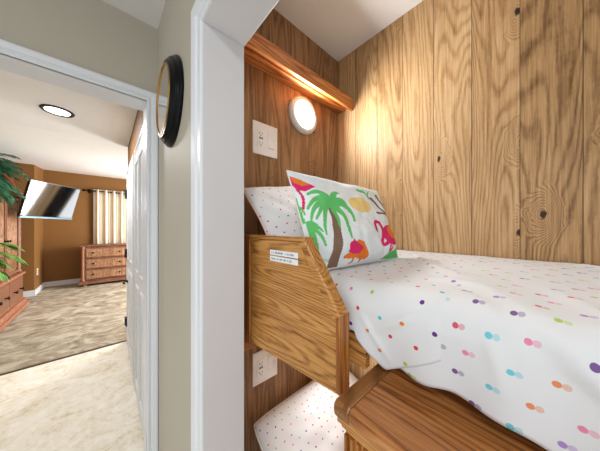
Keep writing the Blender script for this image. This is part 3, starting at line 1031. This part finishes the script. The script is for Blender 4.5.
def curtain(name, label, pt, a0, a1, z0, z1, mat, amp, waves, n=160):
    vs, fs, uv = [], [], []
    for i in range(n + 1):
        t = i / n
        for j in range(9):
            q = j / 8
            k = amp * (0.75 + 0.25 * q) * math.cos(t * waves * 2 * math.pi) + 0.012 * noise.noise(Vector((t * 9, q * 2, 0)))
            vs.append(pt(a0 + (a1 - a0) * t, k, z1 + (z0 - z1) * q))
            uv.append((t, q))
    for i in range(n):
        for j in range(8):
            a = i * 9 + j
            fs.append((a, a + 9, a + 10, a + 1))
    o = MB().add(vs, fs, 0, True).build(name, mat, None, fix=False)
    ul = o.data.uv_layers.new(name='UVMap')
    for lp in o.data.loops:
        ul.data[lp.index].uv = uv[lp.vertex_index]
    so = o.modifiers.new('thick', 'SOLIDIFY')
    so.thickness = 0.004
    return tag(o, label, 'curtain')


k = NT('striped_curtain_fabric', 0.85, 0.1)
u = k.sep(k.uv())[0]
ps = k.m('FRACT', k.m('MULTIPLY', u, 7.0))
M['stripe'] = k.out(k.ramp(ps, [(0, rgb(236, 230, 216)), (0.34, rgb(206, 182, 140)), (0.5, rgb(236, 230, 218)), (0.70, rgb(104, 70, 44)), (0.80, rgb(216, 200, 170))], 'CONSTANT'))
M['beige'] = plain('beige_curtain_fabric', rgb(214, 192, 150), 0.85)
M['darkc'] = plain('dark_curtain_fabric', rgb(22, 18, 16), 0.85)
cu = curtain('curtain', 'cream curtain with beige and brown stripes above the dresser', lambda a, k_, z: (a, 7.70 + k_, z), -0.27, 0.86, 0.30, 2.41, M['stripe'], 0.035, 7)
for i in range(14):
    x = -0.27 + 1.13 * (i + 0.5) / 14
    MB().lathe([(0.0145, -0.003), (0.030, -0.003), (0.030, 0.003), (0.0145, 0.003), (0.0145, -0.003)], (x, 7.70, 2.36), (1, 0, 0), 16, caps=False).build('grommet', M['blackmetal'], cu)
curtain('curtain', 'beige curtain beside the large bedroom window', lambda a, k_, z: (2.52 + k_, a, z), 6.36, 6.66, 0.02, 2.3, M['beige'], 0.025, 3, 60)
curtain('curtain', 'dark curtain between the two bedroom windows', lambda a, k_, z: (2.52 + k_, a, z), 6.68, 6.93, 0.02, 2.3, M['darkc'], 0.025, 3, 60)

# ---------------------------------------------------------------- bedroom: television
tv = thing('television', 'tilted flat television mounted on the brown pier', 'television', (-0.705, 5.72, 1.87))
cT = Vector((-0.705, 5.72, 1.87))
ux = Vector((0.57, 0.84, 0)).normalized()
tilt = math.radians(15)
nh = Vector((0.84, -0.57, 0)).normalized()
nT = nh * math.cos(tilt) + Vector((0, 0, -1)) * math.sin(tilt)
uy = Vector((0, 0, 1)) * math.cos(tilt) + nh * math.sin(tilt)


def tbox(mb, a0, a1, b0, b1, c0, c1):
    vs = [cT + ux * a + uy * b + nT * c for c in (c0, c1) for a, b in ((a0, b0), (a1, b0), (a1, b1), (a0, b1))]
    return mb.add(vs, [(0, 3, 2, 1), (4, 5, 6, 7), (0, 1, 5, 4), (1, 2, 6, 5), (2, 3, 7, 6), (3, 0, 4, 7)])


HW, HH = 0.445, 0.305
tbox(MB(), -HW, HW, -HH, HH, -0.035, 0.0).build('casing', plain('tv_black', rgb(16, 16, 18), 0.3), tv, 0.004)
tbox(MB(), -HW + 0.012, HW - 0.012, -HH + 0.022, HH - 0.012, 0.0002, 0.002).build('screen', plain('tv_screen', rgb(150, 152, 156), 0.05, 1.0, 0.5, 0.0), tv)
tbox(MB(), -HW, HW, -HH - 0.012, -HH + 0.016, 0.0, 0.006).build('lower_trim', plain('blue_grey_trim', rgb(110, 140, 158), 0.3, 0.5), tv, 0.002)
arm = MB().tube([cT - nT * 0.03, cT - nT * 0.03 - nh * 0.12, Vector((-1.12, 6.40, 1.87)), Vector((-1.22, 6.94, 1.87))], 0.02, 8)
arm.box(-1.32, -1.13, 6.93, 6.9495, 1.75, 2.0)
arm.build('mount_arm', M['blackmetal'], tv)

# outlet on the pier
t = thing('outlet_plate', 'small white outlet low on the brown pier by the baseboard', 'outlet', (-1.12, 7.2, 0.46))
MB().box(-1.1199, -1.112, 7.15, 7.24, 0.39, 0.53).build('cover_plate', M['plate'], t, 0.002)
for z in (0.435, 0.485):
    MB().box(-1.1121, -1.1108, 7.178, 7.212, z - 0.016, z + 0.016).build('socket', M['slot'], t, 0.0004)

# ---------------------------------------------------------------- bedroom: armoire
ar = thing('armoire', 'tall reddish wooden armoire with woven doors and arched crest', 'armoire', (-1.4, 5.31, dz))
AX0, AX1, AY0, AY1 = -1.74, -1.155, 4.60, 6.02
MB().box(AX0, AX1, AY0, AY1, 0.62, 1.93).build('carcass', M['cane_z'], ar, 0.005)
MB().box(AX0, AX1 + 0.05, AY0 - 0.04, AY1 + 0.04, 0.10, 0.60).build('base', M['cane_z'], ar, 0.006)
MB().box(AX0, AX1 + 0.08, AY0 - 0.06, AY1 + 0.06, 0.60, 0.635).build('base_moulding', M['cane_z'], ar, 0.01)
MB().box(AX0, AX1 + 0.09, AY0 - 0.08, AY1 + 0.08, 0.06, 0.17).box(AX0, AX1 + 0.12, AY0 - 0.1, AY1 + 0.1, 0.03, 0.09).build('plinth', M['cane_z'], ar, 0.012)
MB().box(AX0, AX1 + 0.04, AY0 - 0.03, AY1 + 0.03, 1.93, 1.96).box(AX0, AX1 + 0.07, AY0 - 0.06, AY1 + 0.06, 1.96, 2.0).build('cornice', M['cane_z'], ar, 0.008)
arc = [(AX1, 5.31 + 0.68 * math.cos(math.pi * i / 24), 2.0 + 0.30 * math.sin(math.pi * i / 24)) for i in range(25)]
arc_in = [(AX1, 5.31 + 0.55 * math.cos(math.pi * i / 24), 2.0 + 0.20 * math.sin(math.pi * i / 24)) for i in range(24, -1, -1)]
MB().prism(arc + arc_in, (-0.05, 0, 0)).build('crest', plain('orange_wood', rgb(182, 92, 52), 0.4), ar, 0.004)
sp = MB()
for i in range(-6, 7):
    y = 5.31 + i * 0.078
    sp.box(AX1 - 0.035, AX1 - 0.015, y - 0.02, y + 0.02, 2.0, 2.0 + 0.205 * math.sqrt(max(0, 1 - ((y - 5.31) / 0.57) ** 2)))
sp.build('crest_spindles', M['cane_z'], ar)
for x, y in ((AX1 + 0.05, AY0 + 0.02), (AX1 + 0.05, AY1 - 0.02), (AX0 + 0.08, AY0 + 0.02), (AX0 + 0.08, AY1 - 0.02)):
    MB().lathe([(0.05, dz), (0.055, 0.015), (0.05, 0.0295)], (x, y, 0), seg=16).build('foot', M['cane'], ar)
for y in (AY0 + 0.04, AY1 - 0.04):
    MB().lathe([(0.045, 0.636), (0.045, 0.67), (0.034, 0.69), (0.038, 1.3), (0.034, 1.88), (0.045, 1.90), (0.045, 1.9295)], (AX1 + 0.01, y, 0), seg=20).build('corner_post', M['cane'], ar)
for a, b in ((AY0 + 0.1, 5.30), (5.32, AY1 - 0.1)):
    d = MB().box(AX1 + 0.0005, AX1 + 0.012, a, b, 0.66, 1.90).build('door', M['cane_z'], ar)
    MB().frame([(0, 0), (0, 0.02), (-0.045, 0.02), (-0.045, 0)], a, b, 1.90, lambda p, q, e: (AX1 + 0.012 + e, p, q), 0.66, True).build('door_frame', M['cane'], d)
    s = MB()
    y = a + 0.06
    while y < b - 0.05:
        s.tube([(AX1 + 0.016, y, 0.735), (AX1 + 0.016, y, 1.825)], 0.011, 6)
        y += 0.034
    s.build('cane_slats', M['cane_d'], d)
    MB().lathe([(0.01, 0), (0.01, 0.02), (0.022, 0.03), (0.008, 0.042)], (AX1 + 0.032, (b - 0.04) if b < 5.31 else (a + 0.04), 1.2), (1, 0, 0), 12).build('knob', M['blackmetal'], d)
for a, b in ((AY0 + 0.03, 5.30), (5.32, AY1 - 0.03)):
    d = MB().box(AX1 + 0.05, AX1 + 0.066, a, b, 0.20, 0.57).build('drawer', M['cane'], ar, 0.006)
    for y in (a + 0.18, b - 0.18):
        MB().lathe([(0.01, 0), (0.01, 0.02), (0.026, 0.03), (0.024, 0.04), (0.006, 0.046)], (AX1 + 0.0655, y, 0.385), (1, 0, 0), 14).build('knob', M['blackmetal'], d)


# ---------------------------------------------------------------- plants
def leaf_mat(name, a, b):
    k = NT(name, 0.4, 0.4)
    f = k.noise(k.obj(), 14, 3)
    k.bsdf.inputs['Transmission Weight'].default_value = 0.0
    return k.out(k.ramp(f, [(0.35, a), (0.65, b)]))


def frond(mb, base, tip, arch, n, ll, lw, droop=0.3, side=None):
    base, tip = Vector(base), Vector(tip)
    mid = (base + tip) / 2 + Vector((0, 0, arch))
    pts = [base * (1 - t) ** 2 + mid * 2 * t * (1 - t) + tip * t * t for t in [i / 16 for i in range(17)]]
    mb.tube(pts, [0.006 * (1 - 0.75 * i / 16) for i in range(17)], 5)
    for i in range(n):
        t = 0.18 + 0.8 * i / (n - 1)
        k = min(15, int(t * 16))
        p = pts[k].lerp(pts[k + 1], t * 16 - k)
        d = (pts[k + 1] - pts[k]).normalized()
        s0 = d.cross(Vector((0, 0, 1)))
        s0 = s0.normalized() if s0.length > 0.05 else Vector((1, 0, 0))
        L = ll * (0.45 + 0.55 * math.sin(math.pi * min(1, t * 0.9 + 0.08))) * random.uniform(0.85, 1.15)
        for sg in (-1, 1):
            dirv = (s0 * sg * 0.8 + d * 0.75 + Vector((0, 0, random.uniform(-droop, 0.1)))).normalized()
            up = dirv.cross(d).normalized()
            wv = dirv.cross(Vector((0.2, 0.1, 1))).normalized()
            q = [p, p + dirv * L * 0.45 + wv * lw, p + dirv * L + Vector((0, 0, -L * 0.35 * droop * 2)), p + dirv * L * 0.45 - wv * lw]
            rid = p + dirv * L * 0.45 + Vector((0, 0, lw * 0.5))
            mb.add([q[0], q[1], q[2], q[3], rid], [(0, 1, 4), (1, 2, 4), (2, 3, 4), (3, 0, 4)], 0, False)


random.seed(11)
fp = thing('potted_fern', 'dark green fern trailing over the top of the armoire', 'plant', (-1.30, 4.85, 2.0))
MB().lathe([(0.09, 2.001), (0.12, 2.14), (0.13, 2.14), (0.13, 2.17), (0.11, 2.17), (0.10, 2.13)], (-1.30, 4.85, 0), seg=24).build('pot', plain('terracotta', rgb(150, 92, 60), 0.7), fp)
f = MB()
for i in range(90):
    th = random.uniform(-1.9, 1.9)
    R_ = random.uniform(0.2, 0.5)
    tip = (-1.30 + R_ * 1.0 * math.cos(th), 4.85 + R_ * 1.3 * math.sin(th), random.uniform(1.72, 2.34))
    if tip[0] < -1.06:
        tip = (tip[0], tip[1], random.uniform(2.12, 2.4))
    frond(f, (-1.30, 4.85, 2.16), tip, random.uniform(0.10, 0.24), 26, 0.12, 0.0085)
f.build('foliage', leaf_mat('fern_green', rgb(20, 70, 48), rgb(74, 150, 108)), fp, fix=False)

pp = thing('potted_palm', 'bright green potted palm in front of the armoire', 'plant', (-1.36, 4.05, 0.0065))
MB().lathe([(0.12, 0.0065), (0.16, 0.28), (0.175, 0.28), (0.175, 0.32), (0.15, 0.32), (0.14, 0.26)], (-1.36, 4.05, 0), seg=28).build('pot', plain('glazed_pot', rgb(120, 84, 60), 0.3), pp)
st = MB()
for a in range(4):
    st.tube([(-1.36 + 0.03 * math.cos(a * 1.6), 4.05 + 0.03 * math.sin(a * 1.6), 0.27), (-1.36 + 0.06 * math.cos(a * 1.6), 4.05 + 0.06 * math.sin(a * 1.6), 0.8)], 0.012, 8)
st.build('stems', plain('palm_stem', rgb(110, 120, 60), 0.6), pp)
f = MB()
for (tx, ty, tz, ar_) in ((-0.86, 4.35, 1.18, 0.35), (-0.80, 4.25, 1.02, 0.4), (-0.88, 4.1, 0.86, 0.42), (-0.99, 4.0, 0.74, 0.4), (-1.0, 3.8, 0.8, 0.4), (-1.3, 3.7, 1.0, 0.4), (-1.75, 3.9, 1.1, 0.4), (-1.7, 4.3, 1.2, 0.35), (-1.3, 4.05, 1.4, 0.1), (-1.05, 4.35, 1.30, 0.2), (-0.94, 4.4, 0.95, 0.4)):
    frond(f, (-1.36, 4.05, 0.78), (tx, ty, tz), ar_, 15, 0.26, 0.017, 0.35)
f.build('foliage', leaf_mat('palm_green', rgb(48, 110, 40), rgb(126, 178, 74)), pp, fix=False)

# unseen fill lamp added behind the viewer to brighten the hall
hl = thing('hall_fill_lamp', 'flat round hall lamp added out of view as fill', 'lamp', (-0.75, -0.55, 2.40))
MB().lathe([(0.17, 0.0), (0.17, 0.035), (0.15, 0.05)], (-0.75, -0.55, 2.3995), (0, 0, -1), 40).build('housing', M['plate'], hl)
MB().lathe([(0.149, 0.0502), (0.149, 0.054)], (-0.75, -0.55, 2.3995), (0, 0, -1), 40).build('diffuser', glow('hall_fill_diffuser', (1, 0.97, 0.92, 1), 3), hl)
